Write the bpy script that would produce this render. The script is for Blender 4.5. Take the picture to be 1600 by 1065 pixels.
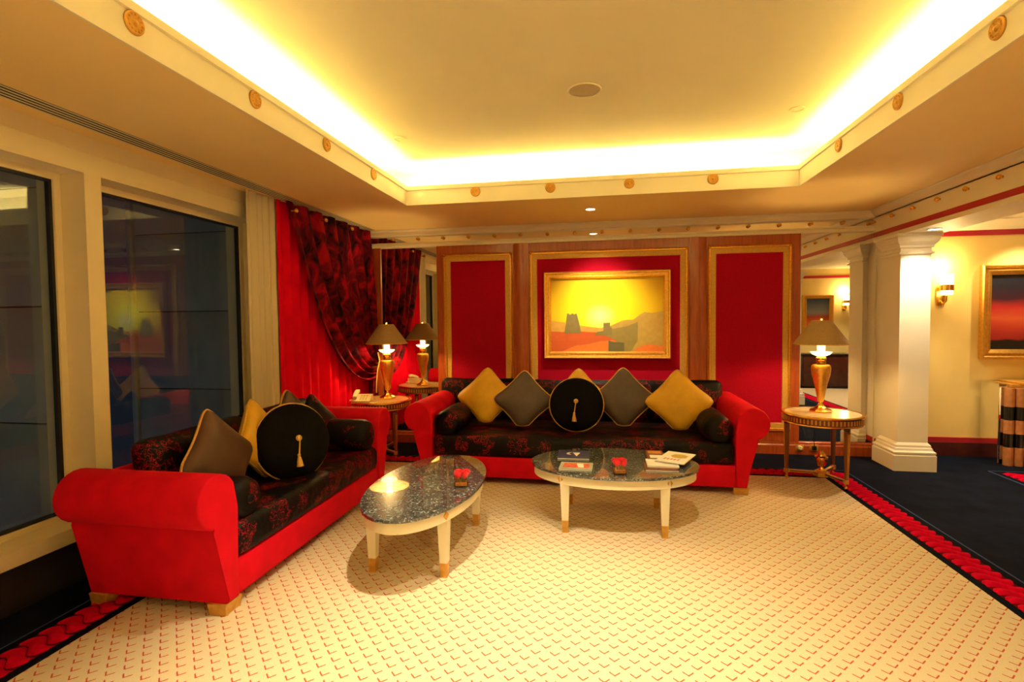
import bpy, bmesh, math, random
from mathutils import Vector, Matrix, Euler
random.seed(7)
PI = math.pi
scene = bpy.context.scene
for o in list(bpy.data.objects):
    bpy.data.objects.remove(o, do_unlink=True)
C = scene.collection

# ------------------------------------------------------------------ camera
CAM_H = 1.55
YAW, PITCH, ROLL = 0.1708, 0.0394, 0.0103
fw = Vector((-math.sin(YAW) * math.cos(PITCH), math.cos(YAW) * math.cos(PITCH), -math.sin(PITCH)))
r0 = Vector((math.cos(YAW), math.sin(YAW), 0)); u0 = r0.cross(fw)
cr = r0 * math.cos(ROLL) - u0 * math.sin(ROLL)
cu = u0 * math.cos(ROLL) + r0 * math.sin(ROLL)
cam_d = bpy.data.cameras.new('camera'); cam = bpy.data.objects.new('camera', cam_d); C.objects.link(cam)
m = Matrix((cr, cu, -fw)).transposed().to_4x4(); m.translation = (0, 0, CAM_H)
cam.matrix_world = m
cam_d.sensor_width = 36; cam_d.lens = 825 / 1600 * 36; cam_d.clip_start = 0.05
scene.camera = cam

# ------------------------------------------------------------------ world, light levels, exposure
w = bpy.data.worlds.new('night'); scene.world = w; w.use_nodes = True
w.node_tree.nodes['Background'].inputs[0].default_value = (0.30, 0.38, 0.50, 1)
w.node_tree.nodes['Background'].inputs[1].default_value = 0.006
WARM = (1.0, 0.83, 0.54)
COVE = (1.0, 0.90, 0.49)
COVE_STRENGTH = 10.8
SPOT_W = 34.0
LAMP_W = 6.5
FIN_FILL_W = 4.2
vs = scene.view_settings
vs.view_transform = 'Standard'; vs.look = 'None'; vs.gamma = 1.0; vs.exposure = 2.6
vs.use_curve_mapping = False

# ------------------------------------------------------------------ material helpers
class NT:
    def __init__(s, name):
        s.m = bpy.data.materials.new(name); s.m.use_nodes = True
        s.t = s.m.node_tree; s.n = s.t.nodes; s.l = s.t.links
        s.b = s.n['Principled BSDF']; s.out = s.n['Material Output']
    def set(s, node, i, v):
        if isinstance(v, bpy.types.NodeSocket): s.l.new(v, node.inputs[i])
        elif v is not None: node.inputs[i].default_value = v
    def math(s, op, a, b=None, c=None):
        n = s.n.new('ShaderNodeMath'); n.operation = op
        s.set(n, 0, a)
        if b is not None: s.set(n, 1, b)
        if c is not None: s.set(n, 2, c)
        return n.outputs[0]
    def coord(s, kind='Object'):
        return s.n.new('ShaderNodeTexCoord').outputs[kind]
    def mapping(s, v, scale=(1, 1, 1), rot=(0, 0, 0), loc=(0, 0, 0)):
        n = s.n.new('ShaderNodeMapping'); s.l.new(v, n.inputs[0])
        n.inputs['Scale'].default_value = scale; n.inputs['Rotation'].default_value = rot; n.inputs['Location'].default_value = loc
        return n.outputs[0]
    def noise(s, v, scale, detail=3, rough=.5, dist=0.0):
        n = s.n.new('ShaderNodeTexNoise'); s.l.new(v, n.inputs['Vector'])
        n.inputs['Scale'].default_value = scale; n.inputs['Detail'].default_value = detail
        n.inputs['Roughness'].default_value = rough; n.inputs['Distortion'].default_value = dist
        return n.outputs['Fac']
    def voronoi(s, v, scale, out='Color', feature='F1'):
        n = s.n.new('ShaderNodeTexVoronoi'); n.feature = feature; s.l.new(v, n.inputs['Vector']); n.inputs['Scale'].default_value = scale
        return n.outputs[out]
    def ramp(s, f, stops, interp='LINEAR'):
        n = s.n.new('ShaderNodeValToRGB'); s.l.new(f, n.inputs[0]); n.color_ramp.interpolation = interp
        e = n.color_ramp.elements
        while len(e) < len(stops): e.new(0.5)
        for i, (p, c) in enumerate(stops):
            e[i].position = p; e[i].color = (c[0], c[1], c[2], 1)
        return n.outputs[0]
    def mix(s, f, a, b):
        n = s.n.new('ShaderNodeMix'); n.data_type = 'RGBA'
        s.set(n, 0, f)
        for i, v in ((6, a), (7, b)):
            if isinstance(v, bpy.types.NodeSocket): s.l.new(v, n.inputs[i])
            else: n.inputs[i].default_value = (v[0], v[1], v[2], 1)
        return n.outputs[2]
    def sep(s, v):
        n = s.n.new('ShaderNodeSeparateXYZ'); s.l.new(v, n.inputs[0]); return n.outputs
    def bump(s, h, strength=.3, dist=.01):
        n = s.n.new('ShaderNodeBump'); s.l.new(h, n.inputs['Height'])
        n.inputs['Strength'].default_value = strength; n.inputs['Distance'].default_value = dist
        s.l.new(n.outputs[0], s.b.inputs['Normal'])
    def p(s, **k):
        for key, v in k.items():
            key = key.replace('_', ' ')
            if isinstance(v, tuple) and len(v) == 3: v = (*v, 1)
            if isinstance(v, bpy.types.NodeSocket): s.l.new(v, s.b.inputs[key])
            else: s.b.inputs[key].default_value = v
        return s

def simple(name, col, rough=.5, metal=0.0, var=.12, scale=8.0, bump=0.0, bscale=200.0, **k):
    s = NT(name); v = s.coord()
    f = s.noise(v, scale, 3)
    lo = tuple(c * (1 - var) for c in col); hi = tuple(min(1, c * (1 + var)) for c in col)
    s.p(Base_Color=s.ramp(f, [(.3, lo), (.7, hi)]), Roughness=rough, Metallic=metal, **k)
    if bump: s.bump(s.noise(v, bscale, 2), bump, .004)
    return s.m

def emit(name, col, strength):
    s = NT(name); e = s.n.new('ShaderNodeEmission'); e.inputs[0].default_value = (*col, 1); e.inputs[1].default_value = strength
    s.l.new(e.outputs[0], s.out.inputs[0]); return s.m

M = {}
M['paint'] = simple('cream_paint', (.82, .74, .55), .55, var=.02, scale=3)
M['ceiling'] = simple('ceiling_paint', (.76, .68, .45), .7, var=.02, scale=2)
M['soffit'] = simple('soffit_paint', (.90, .66, .27), .7, var=.02, scale=2)
M['white'] = simple('column_paint', (.86, .81, .69), .45, var=.02, scale=3)
M['yellow'] = simple('yellow_wallpaint', (.84, .62, .21), .55, var=.03, scale=4)
M['stripe'] = simple('red_stripe_paint', (.42, .008, .02), .5, var=.05)
M['skirt'] = simple('dark_red_wood', (.07, .012, .01), .3, var=.3, scale=12)
M['gold'] = simple('polished_gold', (.86, .50, .10), .25, 1.0, var=.08, scale=30)
M['goldmatt'] = simple('gilded_frame', (.80, .46, .09), .36, .85, var=.12, scale=40)
M['goldband'] = simple('gold_brocade_band', (.62, .36, .07), .55, .3, var=.2, scale=120, bump=.3, bscale=400)
M['goldleaf'] = simple('gold_leaf_paint', (.62, .32, .05), .38, .35, var=.15, scale=30)
M['bronze'] = simple('dark_bronze', (.10, .05, .02), .35, .6, var=.3, scale=40)
M['redfabric'] = simple('red_wall_fabric', (.40, .0003, .020), .85, var=.12, scale=60, bump=.15, bscale=500, Specular_IOR_Level=.15)
M['redvelvet'] = simple('red_velvet', (.66, .0018, .016), .75, var=.10, scale=7, bump=.1, bscale=300, Specular_IOR_Level=.15, Sheen_Weight=.12, Sheen_Roughness=.4, Sheen_Tint=(1.0, .02, .05))
M['redcurtain'] = simple('red_curtain_cloth', (.74, .0006, .024), .8, var=.1, scale=6, Specular_IOR_Level=.08)
M['navy'] = simple('navy_carpet_pile', (.004, .007, .018), .95, var=.35, scale=5, bump=.3, bscale=300, Specular_IOR_Level=.08)
M['navyline'] = simple('blue_edge_line', (.03, .06, .16), .95, var=.2, scale=40)
M['navyband'] = simple('navy_border_pile', (.004, .006, .012), .95, var=.3, scale=40, bump=.3, bscale=300, Specular_IOR_Level=.06)
M['redpile'] = simple('red_border_pile', (.52, .0006, .022), .95, var=.2, scale=30, bump=.3, bscale=300, Specular_IOR_Level=.06)
M['redgroove'] = simple('dark_red_pile', (.13, .0006, .006), .95, var=.2, scale=30, Specular_IOR_Level=.06)
M['goldvelvet'] = simple('gold_velvet', (.70, .39, .016), .5, var=.09, scale=9, bump=.1, bscale=200, Sheen_Weight=.3, Sheen_Roughness=.35, Sheen_Tint=(1.0, .75, .25))
M['brownsatin'] = simple('taupe_brown_satin', (.090, .036, .024), .5, var=.15, scale=10, bump=.12, bscale=30)
M['taupe'] = simple('taupe_grey_satin', (.085, .060, .062), .45, var=.15, scale=10, bump=.12, bscale=30)
M['blackvelvet'] = simple('black_velvet', (.0022, .0022, .0022), .85, var=.4, scale=30, Specular_IOR_Level=.15)
M['cord'] = simple('gold_cord', (.66, .38, .07), .55, var=.3, scale=150)
M['cream_table'] = simple('cream_lacquer', (.78, .70, .50), .3, var=.03, scale=5)
M['marble'] = simple('cream_marble_top', (.80, .68, .42), .15, var=.15, scale=14)
M['shade'] = simple('brown_lamp_shade', (.40, .27, .12), .85, var=.08, scale=60)
M['phone'] = simple('beige_phone_plastic', (.75, .66, .42), .4, var=.03)
M['black'] = simple('black_plastic', (.01, .01, .01), .4, var=.2)
M['dark'] = simple('dark_wall_below_sill', (.012, .010, .010), .6, var=.3)
M['vent'] = simple('vent_dark_slot', (.012, .010, .008), .8, var=.2)
M['window_frame'] = simple('window_frame_paint', (.80, .67, .41), .4, var=.02)
M['seal'] = simple('black_window_seal', (.006, .007, .009), .5, var=.2)
M['fin'] = simple('grey_blue_facade', (.32, .36, .39), .6, var=.15, scale=2)
M['paper'] = simple('white_paper', (.82, .78, .66), .5, var=.02)
M['leaf'] = simple('green_leaf', (.26, .34, .07), .5, var=.3, scale=40)
M['rose'] = simple('red_rose_petal', (.85, .012, .02), .5, var=.12, scale=60, Sheen_Weight=.2)
M['bookblue'] = simple('navy_book_cover', (.035, .035, .14), .35, var=.1)
M['bookbrown'] = simple('brown_book_cover', (.16, .045, .02), .4, var=.5, scale=30)
M['greyprint'] = simple('grey_print', (.38, .36, .28), .5, var=.1)
M['redprint'] = simple('red_print', (.75, .10, .04), .5, var=.5, scale=60)
M['goldprint'] = simple('gold_print', (.62, .42, .08), .5, var=.2)
M['plaster'] = simple('speaker_grille', (.52, .42, .24), .8, var=.08, scale=200)
M['copper'] = simple('copper_wood', (.62, .27, .10), .3, .3, var=.15, scale=20)
M['blackgloss'] = simple('black_lacquer', (.006, .006, .006), .2, var=.2)
M['picblack'] = simple('picture_black', (.006, .008, .014), .4, var=.3)
M['mirror'] = NT('mirror_silver').p(Base_Color=(.86, .86, .84), Metallic=1.0, Roughness=.012).m
M['cove'] = emit('cove_strip_glow', COVE, COVE_STRENGTH)
M['lens'] = emit('downlight_glow', (1.0, .82, .50), 7.0)
M['fill_lens'] = emit('added_fill_glow', (.75, .88, 1.0), 1.0)
M['bulb'] = emit('lamp_candle_glow', (1.0, .62, .16), 1.4)
M['sconceglass'] = emit('sconce_glass_glow', (1.0, .72, .32), 2.6)

def glass(name, tint, boost):
    s = NT(name)
    tr = s.n.new('ShaderNodeBsdfTransparent'); tr.inputs[0].default_value = (*tint, 1)
    gl = s.n.new('ShaderNodeBsdfGlossy'); gl.inputs['Roughness'].default_value = .0
    g = s.n.new('ShaderNodeNewGeometry'); dt = s.n.new('ShaderNodeVectorMath'); dt.operation = 'DOT_PRODUCT'
    s.l.new(g.outputs['Normal'], dt.inputs[0]); s.l.new(g.outputs['Incoming'], dt.inputs[1])
    q = s.math('SUBTRACT', 1.0, s.math('ABSOLUTE', dt.outputs['Value']))
    f = s.math('ADD', .04, s.math('MULTIPLY', s.math('POWER', q, 5.0), .96))
    k = s.math('MINIMUM', s.math('MULTIPLY', f, boost), 1.0)
    mx = s.n.new('ShaderNodeMixShader'); s.l.new(k, mx.inputs[0]); s.l.new(tr.outputs[0], mx.inputs[1]); s.l.new(gl.outputs[0], mx.inputs[2])
    s.l.new(mx.outputs[0], s.out.inputs[0]); return s.m
M['glass'] = glass('window_glass', (.78, .84, .88), 1.7)
M['picglass'] = glass('picture_glass', (1, 1, 1), .35)
M['vaseglass'] = glass('vase_glass', (.98, .93, .82), 1.0)
M['water'] = simple('amber_water', (.62, .25, .05), .1, var=.3, scale=60)

def wood():
    s = NT('cherry_wood'); v = s.mapping(s.coord(), (14, 14, 1.1))
    f = s.noise(v, 3.0, 5, .6, .6)
    s.p(Base_Color=s.ramp(f, [(.25, (.24, .034, .007)), (.5, (.37, .070, .014)), (.8, (.46, .108, .024))]), Roughness=.28, Coat_Weight=.25, Coat_Roughness=.15)
    return s.m
M['wood'] = wood()
def woodl():
    s = NT('polished_table_wood'); v = s.mapping(s.coord(), (30, 30, 2))
    f = s.noise(v, 3.0, 4)
    s.p(Base_Color=s.ramp(f, [(.3, (.15, .050, .012)), (.7, (.28, .105, .028))]), Roughness=.3)
    return s.m
M['tablewood'] = woodl()
M['apronwood'] = simple('red_brown_apron', (.16, .04, .012), .35, var=.2, scale=20)
def brocade():
    s = NT('black_red_brocade'); v = s.coord()
    a = s.noise(v, 26, 3, .6, 1.4); big = s.noise(v, 6.5, 2)
    line = s.math('LESS_THAN', s.math('ABSOLUTE', s.math('SUBTRACT', a, .5)), .018)
    patch = s.math('GREATER_THAN', big, .53)
    k = s.math('MULTIPLY', line, patch)
    s.p(Base_Color=s.mix(k, (.0016, .0014, .0017), (.38, .003, .018)), Roughness=.5, Specular_IOR_Level=.2)
    s.bump(s.noise(v, 9, 3), .5, .02)
    return s.m
M['brocade'] = brocade()
def damask():
    s = NT('wine_damask'); v = s.mapping(s.coord(), (1, 1, .7))
    a = s.noise(v, 6.0, 3, .6, .8)
    s.p(Base_Color=s.ramp(a, [(.36, (.014, .001, .005)), (.50, (.12, .002, .010)), (.62, (.36, .003, .012))]), Roughness=.7, Specular_IOR_Level=.1)
    return s.m
M['damask'] = damask()
def sheer():
    s = NT('cream_spotted_cloth'); v = s.mapping(s.coord(), (1, 1, .6))
    d = s.voronoi(v, 5.0, 'Distance'); a = s.noise(v, 18, 3)
    k = s.math('LESS_THAN', s.math('ADD', d, s.math('MULTIPLY', a, .3)), .26)
    s.p(Base_Color=s.mix(k, (.66, .57, .38), (.62, .40, .08)), Roughness=.7)
    return s.m
M['sheer'] = sheer()
def granite():
    s = NT('blue_pearl_granite'); v = s.coord()
    c = s.sep(s.voronoi(v, 120.0, 'Color')); n = s.noise(v, 12, 3)
    f = s.math('ADD', s.math('MULTIPLY', c[0], .75), s.math('MULTIPLY', n, .35))
    col = s.ramp(f, [(.25, (.010, .013, .014)), (.55, (.045, .055, .055)), (.78, (.09, .105, .10)), (.96, (.36, .40, .38))])
    s.p(Base_Color=col, Roughness=.22, Coat_Weight=1.0, Coat_Roughness=.02, Coat_IOR=1.6)
    return s.m
M['granite'] = granite()
def carpet():
    s = NT('cream_carpet_red_ticks'); v = s.coord(); x, y, z = s.sep(v)
    PX, PY = .090, .049
    vv = s.math('DIVIDE', y, PY); row = s.math('FLOOR', vv)
    off = s.math('MULTIPLY', s.math('FLOORED_MODULO', row, 2.0), .5)
    uu = s.math('ADD', s.math('DIVIDE', x, PX), off)
    fx = s.math('ABSOLUTE', s.math('MULTIPLY', s.math('SUBTRACT', s.math('FRACT', uu), .5), PX))
    fy = s.math('MULTIPLY', s.math('SUBTRACT', s.math('FRACT', vv), .5), PY)
    d = s.math('ABSOLUTE', s.math('SUBTRACT', s.math('ADD', fy, .012), s.math('MULTIPLY', fx, 1.0)))
    wob = s.math('MULTIPLY', s.math('SUBTRACT', s.noise(v, 220, 2), .5), .006)
    k = s.math('MULTIPLY', s.math('LESS_THAN', s.math('ADD', d, wob), .0046), s.math('LESS_THAN', fx, .0235))
    base = s.ramp(s.noise(v, 260, 3), [(.3, (.56, .46, .29)), (.7, (.68, .575, .385))])
    s.p(Base_Color=s.mix(k, base, (.46, .07, .025)), Roughness=.95)
    s.bump(s.noise(v, 300, 2), .35, .004)
    return s.m
M['carpet'] = carpet()
def sunset():
    s = NT('sunset_print'); x, y, z = s.sep(s.coord())
    dx = s.math('DIVIDE', s.math('SUBTRACT', x, -.07), .75); dz = s.math('DIVIDE', s.math('SUBTRACT', z, -.02), .62)
    d = s.math('SQRT', s.math('ADD', s.math('MULTIPLY', dx, dx), s.math('MULTIPLY', dz, dz)))
    s.p(Base_Color=s.ramp(d, [(.0, (.98, .96, .40)), (.26, (.96, .92, .02)), (.55, (.92, .70, .0)), (1.0, (.76, .44, .0))]), Roughness=.5)
    return s.m
M['sunset'] = sunset()
def nightprint(name, stops, horiz):
    s = NT(name); x, y, z = s.sep(s.coord())
    f = s.math('ADD', z, s.math('MULTIPLY', s.noise(s.mapping(s.coord(), (1, 1, 4)), 2.5, 3), .12))
    s.p(Base_Color=s.ramp(s.math('ADD', s.math('DIVIDE', f, horiz), .5), stops), Roughness=.5)
    return s.m
M['dusk'] = nightprint('red_dusk_print', [(.0, (.006, .004, .004)), (.24, (.006, .004, .004)), (.26, (.40, .01, .02)), (.40, (.62, .05, .02)), (.5, (.75, .12, .04)), (.60, (.55, .02, .02)), (.72, (.05, .006, .02)), (.85, (.006, .008, .02))], .95)
M['dune'] = nightprint('orange_dune_print', [(.0, (.05, .01, .005)), (.3, (.80, .20, .02)), (.5, (.75, .12, .02)), (.6, (.4, .05, .03)), (.7, (.25, .26, .28)), (.95, (.05, .08, .16))], .95)
def flat(name, col): return simple(name, col, .5, var=.08, scale=20)
M['p_haze'] = flat('print_haze', (.66, .36, .06)); M['p_tower'] = flat('print_tower', (.24, .19, .06)); M['p_mtn'] = flat('print_mountain', (.50, .32, .06))
M['p_mtn2'] = flat('print_ridge', (.30, .22, .055)); M['p_sand'] = flat('print_sand', (.80, .20, .03)); M['p_sand2'] = flat('print_red_sand', (.62, .10, .02)); M['p_wall'] = flat('print_ruin', (.15, .13, .05))

# ------------------------------------------------------------------ mesh helpers
def link(name, me, mat=None, parent=None, loc=None, rot=None, smooth=None):
    o = bpy.data.objects.new(name, me); C.objects.link(o)
    if mat is not None:
        mt = M[mat] if isinstance(mat, str) else mat
        if not me.materials: me.materials.append(mt)
    if parent: o.parent = parent
    if loc is not None: o.location = loc
    if rot is not None: o.rotation_euler = rot
    if smooth is not None:
        for pgn in me.polygons: pgn.use_smooth = True
        me.set_sharp_from_angle(angle=math.radians(smooth))
    return o
def obj(name, bm, mat, parent=None, smooth=None, loc=None, rot=None):
    bmesh.ops.recalc_face_normals(bm, faces=bm.faces)
    me = bpy.data.meshes.new(name); bm.to_mesh(me); bm.free()
    return link(name, me, mat, parent, loc, rot, smooth)
def tag(o, label=None, cat=None, group=None, kind=None):
    if label: o['label'] = label
    if cat: o['category'] = cat
    if group: o['group'] = group
    if kind: o['kind'] = kind
    return o
def empty(name, loc=(0, 0, 0), rz=0, label=None, cat=None, group=None, kind=None):
    o = bpy.data.objects.new(name, None); C.objects.link(o); o.location = loc; o.rotation_euler = (0, 0, rz); o.empty_display_size = .1
    return tag(o, label, cat, group, kind)
def copy_tree(o, parent=None):
    c = o.copy(); C.objects.link(c); c.parent = parent
    for ch in list(o.children): copy_tree(ch, c)
    return c
def nb(): return bmesh.new()
def box(bm, x0, x1, y0, y1, z0, z1, bev=0, seg=2):
    vs_ = [bm.verts.new(p) for p in ((x0, y0, z0), (x1, y0, z0), (x1, y1, z0), (x0, y1, z0), (x0, y0, z1), (x1, y0, z1), (x1, y1, z1), (x0, y1, z1))]
    fs = [bm.faces.new([vs_[i] for i in f]) for f in ((3, 2, 1, 0), (4, 5, 6, 7), (0, 1, 5, 4), (1, 2, 6, 5), (2, 3, 7, 6), (3, 0, 4, 7))]
    if bev:
        es = list({e for f in fs for e in f.edges})
        bmesh.ops.bevel(bm, geom=es, offset=bev, segments=seg, profile=.5, affect='EDGES')
    return bm
def bx(name, dims, mat, parent=None, bev=0, seg=2, **k):
    return obj(name, box(nb(), *dims, bev=bev, seg=seg), mat, parent, smooth=35 if bev else None, **k)
def struct(name, dims_list, mat, bev=0):
    bm = nb()
    for d in dims_list: box(bm, *d, bev=bev)
    return tag(obj(name, bm, mat), kind='structure')
def prism(bm, pts, f, t0, t1, bev=0, seg=3):
    """pts 2d polygon; f(a, b, t) -> 3d point"""
    A = [bm.verts.new(f(a, b, t0)) for a, b in pts]; B = [bm.verts.new(f(a, b, t1)) for a, b in pts]
    n = len(pts); fs = [bm.faces.new(A), bm.faces.new(B[::-1])]
    cap_edges = list({e for q in fs for e in q.edges})
    for i in range(n): bm.faces.new((A[i], B[i], B[(i + 1) % n], A[(i + 1) % n]))
    if bev: bmesh.ops.bevel(bm, geom=cap_edges, offset=bev, segments=seg, profile=.5, affect='EDGES')
    return bm
def lathe(bm, prof, seg=24, center=(0, 0, 0), close=True):
    rings = []
    for r, z in prof:
        if r < 1e-6: rings.append([bm.verts.new((center[0], center[1], center[2] + z))])
        else: rings.append([bm.verts.new((center[0] + r * math.cos(2 * PI * i / seg), center[1] + r * math.sin(2 * PI * i / seg), center[2] + z)) for i in range(seg)])
    for a, b in zip(rings, rings[1:]):
        for i in range(seg):
            j = (i + 1) % seg
            if len(a) == 1 and len(b) == 1: continue
            if len(a) == 1: bm.faces.new((a[0], b[j], b[i]))
            elif len(b) == 1: bm.faces.new((a[i], a[j], b[0]))
            else: bm.faces.new((a[i], a[j], b[j], b[i]))
    if close:
        if len(rings[0]) > 1: bm.faces.new(rings[0][::-1])
        if len(rings[-1]) > 1: bm.faces.new(rings[-1])
    return bm
def tube(bm, pts, r, seg=8, closed=False):
    pts = [Vector(p) for p in pts]; n = len(pts); rings = []
    up = Vector((0, 0, 1))
    for i in range(n):
        a = pts[(i - 1) % n] if (closed or i > 0) else pts[i]; b = pts[(i + 1) % n] if (closed or i < n - 1) else pts[i]
        d = (b - a).normalized()
        if abs(d.dot(up)) > .95: up = Vector((1, 0, 0)) if abs(d.x) < .9 else Vector((0, 1, 0))
        s = d.cross(up).normalized(); t = s.cross(d).normalized(); up = t
        rr = r[i] if isinstance(r, (list, tuple)) else r
        rings.append([bm.verts.new(pts[i] + (s * math.cos(2 * PI * k / seg) + t * math.sin(2 * PI * k / seg)) * rr) for k in range(seg)])
    for i in range(n if closed else n - 1):
        A, B = rings[i], rings[(i + 1) % n]
        best = 0
        if closed and i == n - 1:
            best = min(range(seg), key=lambda q: (A[0].co - B[q].co).length)
        for k in range(seg): bm.faces.new((A[k], A[(k + 1) % seg], B[(k + 1 + best) % seg], B[(k + best) % seg]))
    if not closed:
        bm.faces.new(rings[0][::-1]); bm.faces.new(rings[-1])
    return bm
def frame(bm, x0, x1, z0, z1, prof, flip=1):
    """mitred rectangular moulding in the XZ plane. prof: (d, y) d inward from the outer edge, y depth"""
    loops = []
    for d, y in prof:
        loops.append([bm.verts.new(p) for p in ((x0 + d, y, z0 + d), (x1 - d, y, z0 + d), (x1 - d, y, z1 - d), (x0 + d, y, z1 - d))])
    n = len(prof)
    for i in range(n):
        A, B = loops[i], loops[(i + 1) % n]
        for k in range(4): bm.faces.new((A[k], A[(k + 1) % 4], B[(k + 1) % 4], B[k]))
    return bm
def sheet(bm, f, nu, nv):
    g = [[bm.verts.new(f(i / nu, j / nv)) for j in range(nv + 1)] for i in range(nu + 1)]
    for i in range(nu):
        for j in range(nv): bm.faces.new((g[i][j], g[i + 1][j], g[i + 1][j + 1], g[i][j + 1]))
    return bm
def spot(name, loc, target, watts, deg, blend=.5, col=WARM, size=.03, parent=None):
    l = bpy.data.lights.new(name, 'SPOT'); l.energy = watts; l.color = col; l.spot_size = math.radians(deg); l.spot_blend = blend; l.shadow_soft_size = size
    o = bpy.data.objects.new(name, l); C.objects.link(o); o.location = loc
    d = Vector(target) - Vector(loc); o.rotation_euler = d.to_track_quat('-Z', 'Y').to_euler()
    if parent: 
        o.parent = parent; o.location = Vector(loc) - parent.location
    return o
def point(name, loc, watts, col=WARM, size=.03, parent=None):
    l = bpy.data.lights.new(name, 'POINT'); l.energy = watts; l.color = col; l.shadow_soft_size = size
    o = bpy.data.objects.new(name, l); C.objects.link(o); o.location = loc
    if parent: o.parent = parent
    return o

# ================================================================== THE ROOM
ZS, ZT = 2.70, 3.10            # soffit and tray ceiling
YB, XL, XB = 6.42, -3.10, 2.92  # mirror wall, window wall, beam face
TX0, TX1, TY0, TY1 = -1.925, 1.71, -1.6, 5.045
RX, RY = 7.6, -3.6              # far right wall, rear wall

tag(bx('floor', (-3.4, RX, RY, 6.9, -.10, 0), 'navy'), kind='structure')

# --- ceiling: soffit ring, tray, right-hand ceiling
CW = .30
struct('ceiling', [(-3.4, TX0, RY, 6.9, ZS, ZS + .03), (TX1, XB + .02, RY, 6.9, ZS, ZS + .03),
                   (TX0, TX1, TY1, 6.9, ZS, ZS + .03), (TX0, TX1, RY, TY0, ZS, ZS + .03)], 'soffit')
struct('ceiling_tray', [(TX0 - CW - .03, TX1 + CW + .03, TY0 - CW - .03, TY1 + CW + .03, ZT, ZT + .03),
                        (TX0 - CW - .03, TX0 - CW, TY0 - CW, TY1 + CW, ZS + .03, ZT), (TX1 + CW, TX1 + CW + .03, TY0 - CW, TY1 + CW, ZS + .03, ZT),
                        (TX0 - CW, TX1 + CW, TY1 + CW, TY1 + CW + .03, ZS + .03, ZT), (TX0 - CW, TX1 + CW, TY0 - CW - .03, TY0 - CW, ZS + .03, ZT)], 'ceiling')
struct('ceiling_right', [(XB, RX, RY, 6.9, 2.62, 2.66)], 'ceiling')

# fascia round the tray opening (one mitred moulding per side), rosettes are its parts
FP = [(0, ZS - .004), (.012, ZS - .004), (.012, ZS + .135), (.024, ZS + .140), (.024, ZS + .178), (-.03, ZS + .178), (-.03, ZS + .03)]
def fascia(idx, a, b, inward):
    bm = nb(); a = Vector(a); b = Vector(b); t = (b - a).normalized(); n = Vector(inward)
    la = [bm.verts.new((*(a + n * d + t * d).xy, z)) for d, z in FP]; lb = [bm.verts.new((*(b + n * d - t * d).xy, z)) for d, z in FP]
    k = len(FP)
    for i in range(k): bm.faces.new((la[i], la[(i + 1) % k], lb[(i + 1) % k], lb[i]))
    return tag(obj('trim_%d' % idx, bm, 'paint'), kind='structure')
f_left = fascia(1, (TX0, TY0, 0), (TX0, TY1, 0), (1, 0, 0))
f_back = fascia(2, (TX0, TY1, 0), (TX1, TY1, 0), (0, -1, 0))
f_right = fascia(3, (TX1, TY1, 0), (TX1, TY0, 0), (-1, 0, 0))
f_rear = fascia(4, (TX1, TY0, 0), (TX0, TY0, 0), (0, 1, 0))
def rosette_mesh():
    bm = lathe(nb(), [(.0, .018), (.010, .017), (.014, .009), (.019, .009), (.024, .014), (.030, .010), (.036, .010), (.041, .014), (.046, .010), (.048, .0)], 28)
    for i in range(12):
        a = 2 * PI * i / 12
        lathe(bm, [(.0, .016), (.004, .014), (.005, .008)], 6, (.033 * math.cos(a), .033 * math.sin(a), 0))
    bmesh.ops.recalc_face_normals(bm, faces=bm.faces)
    me = bpy.data.meshes.new('rosette'); bm.to_mesh(me); bm.free(); me.materials.append(M['goldleaf'])
    for pgn in me.polygons: pgn.use_smooth = True
    return me
RM = rosette_mesh()
for k in range(7): link('rosette', RM, None, f_left, (TX0 + .012, 4.262 - .7735 * k, 2.795), (0, PI / 2, 0))
for k in range(7): link('rosette', RM, None, f_right, (TX1 - .012, 4.244 - .786 * k, 2.795), (0, -PI / 2, 0))
for x in (-1.213, -.485, .243, .979): link('rosette', RM, None, f_back, (x, TY1 - .012, 2.797), (PI / 2, 0, 0))
# cove lamps lying in the trough behind the fascia
def cove(name, d, label):
    tag(bx(name, d, 'cove'), label, 'cove light', 'cove light strips around the ceiling tray')
cove('cove_light', (TX0 - .13, TX0 - .09, TY0, TY1 - .02, ZS + .05, ZS + .075), 'glowing cove light strip above the window side of the ceiling tray')
cove('cove_light', (TX1 + .09, TX1 + .13, TY0, TY1 - .02, ZS + .05, ZS + .075), 'glowing cove light strip above the column side of the ceiling tray')
cove('cove_light', (TX0, TX1, TY1 + .09, TY1 + .13, ZS + .05, ZS + .075), 'glowing cove light strip along the back of the ceiling tray')
cove('cove_light', (TX0, TX1, TY0 - .13, TY0 - .09, ZS + .05, ZS + .075), 'glowing cove light strip at the near end of the ceiling tray')

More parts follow.
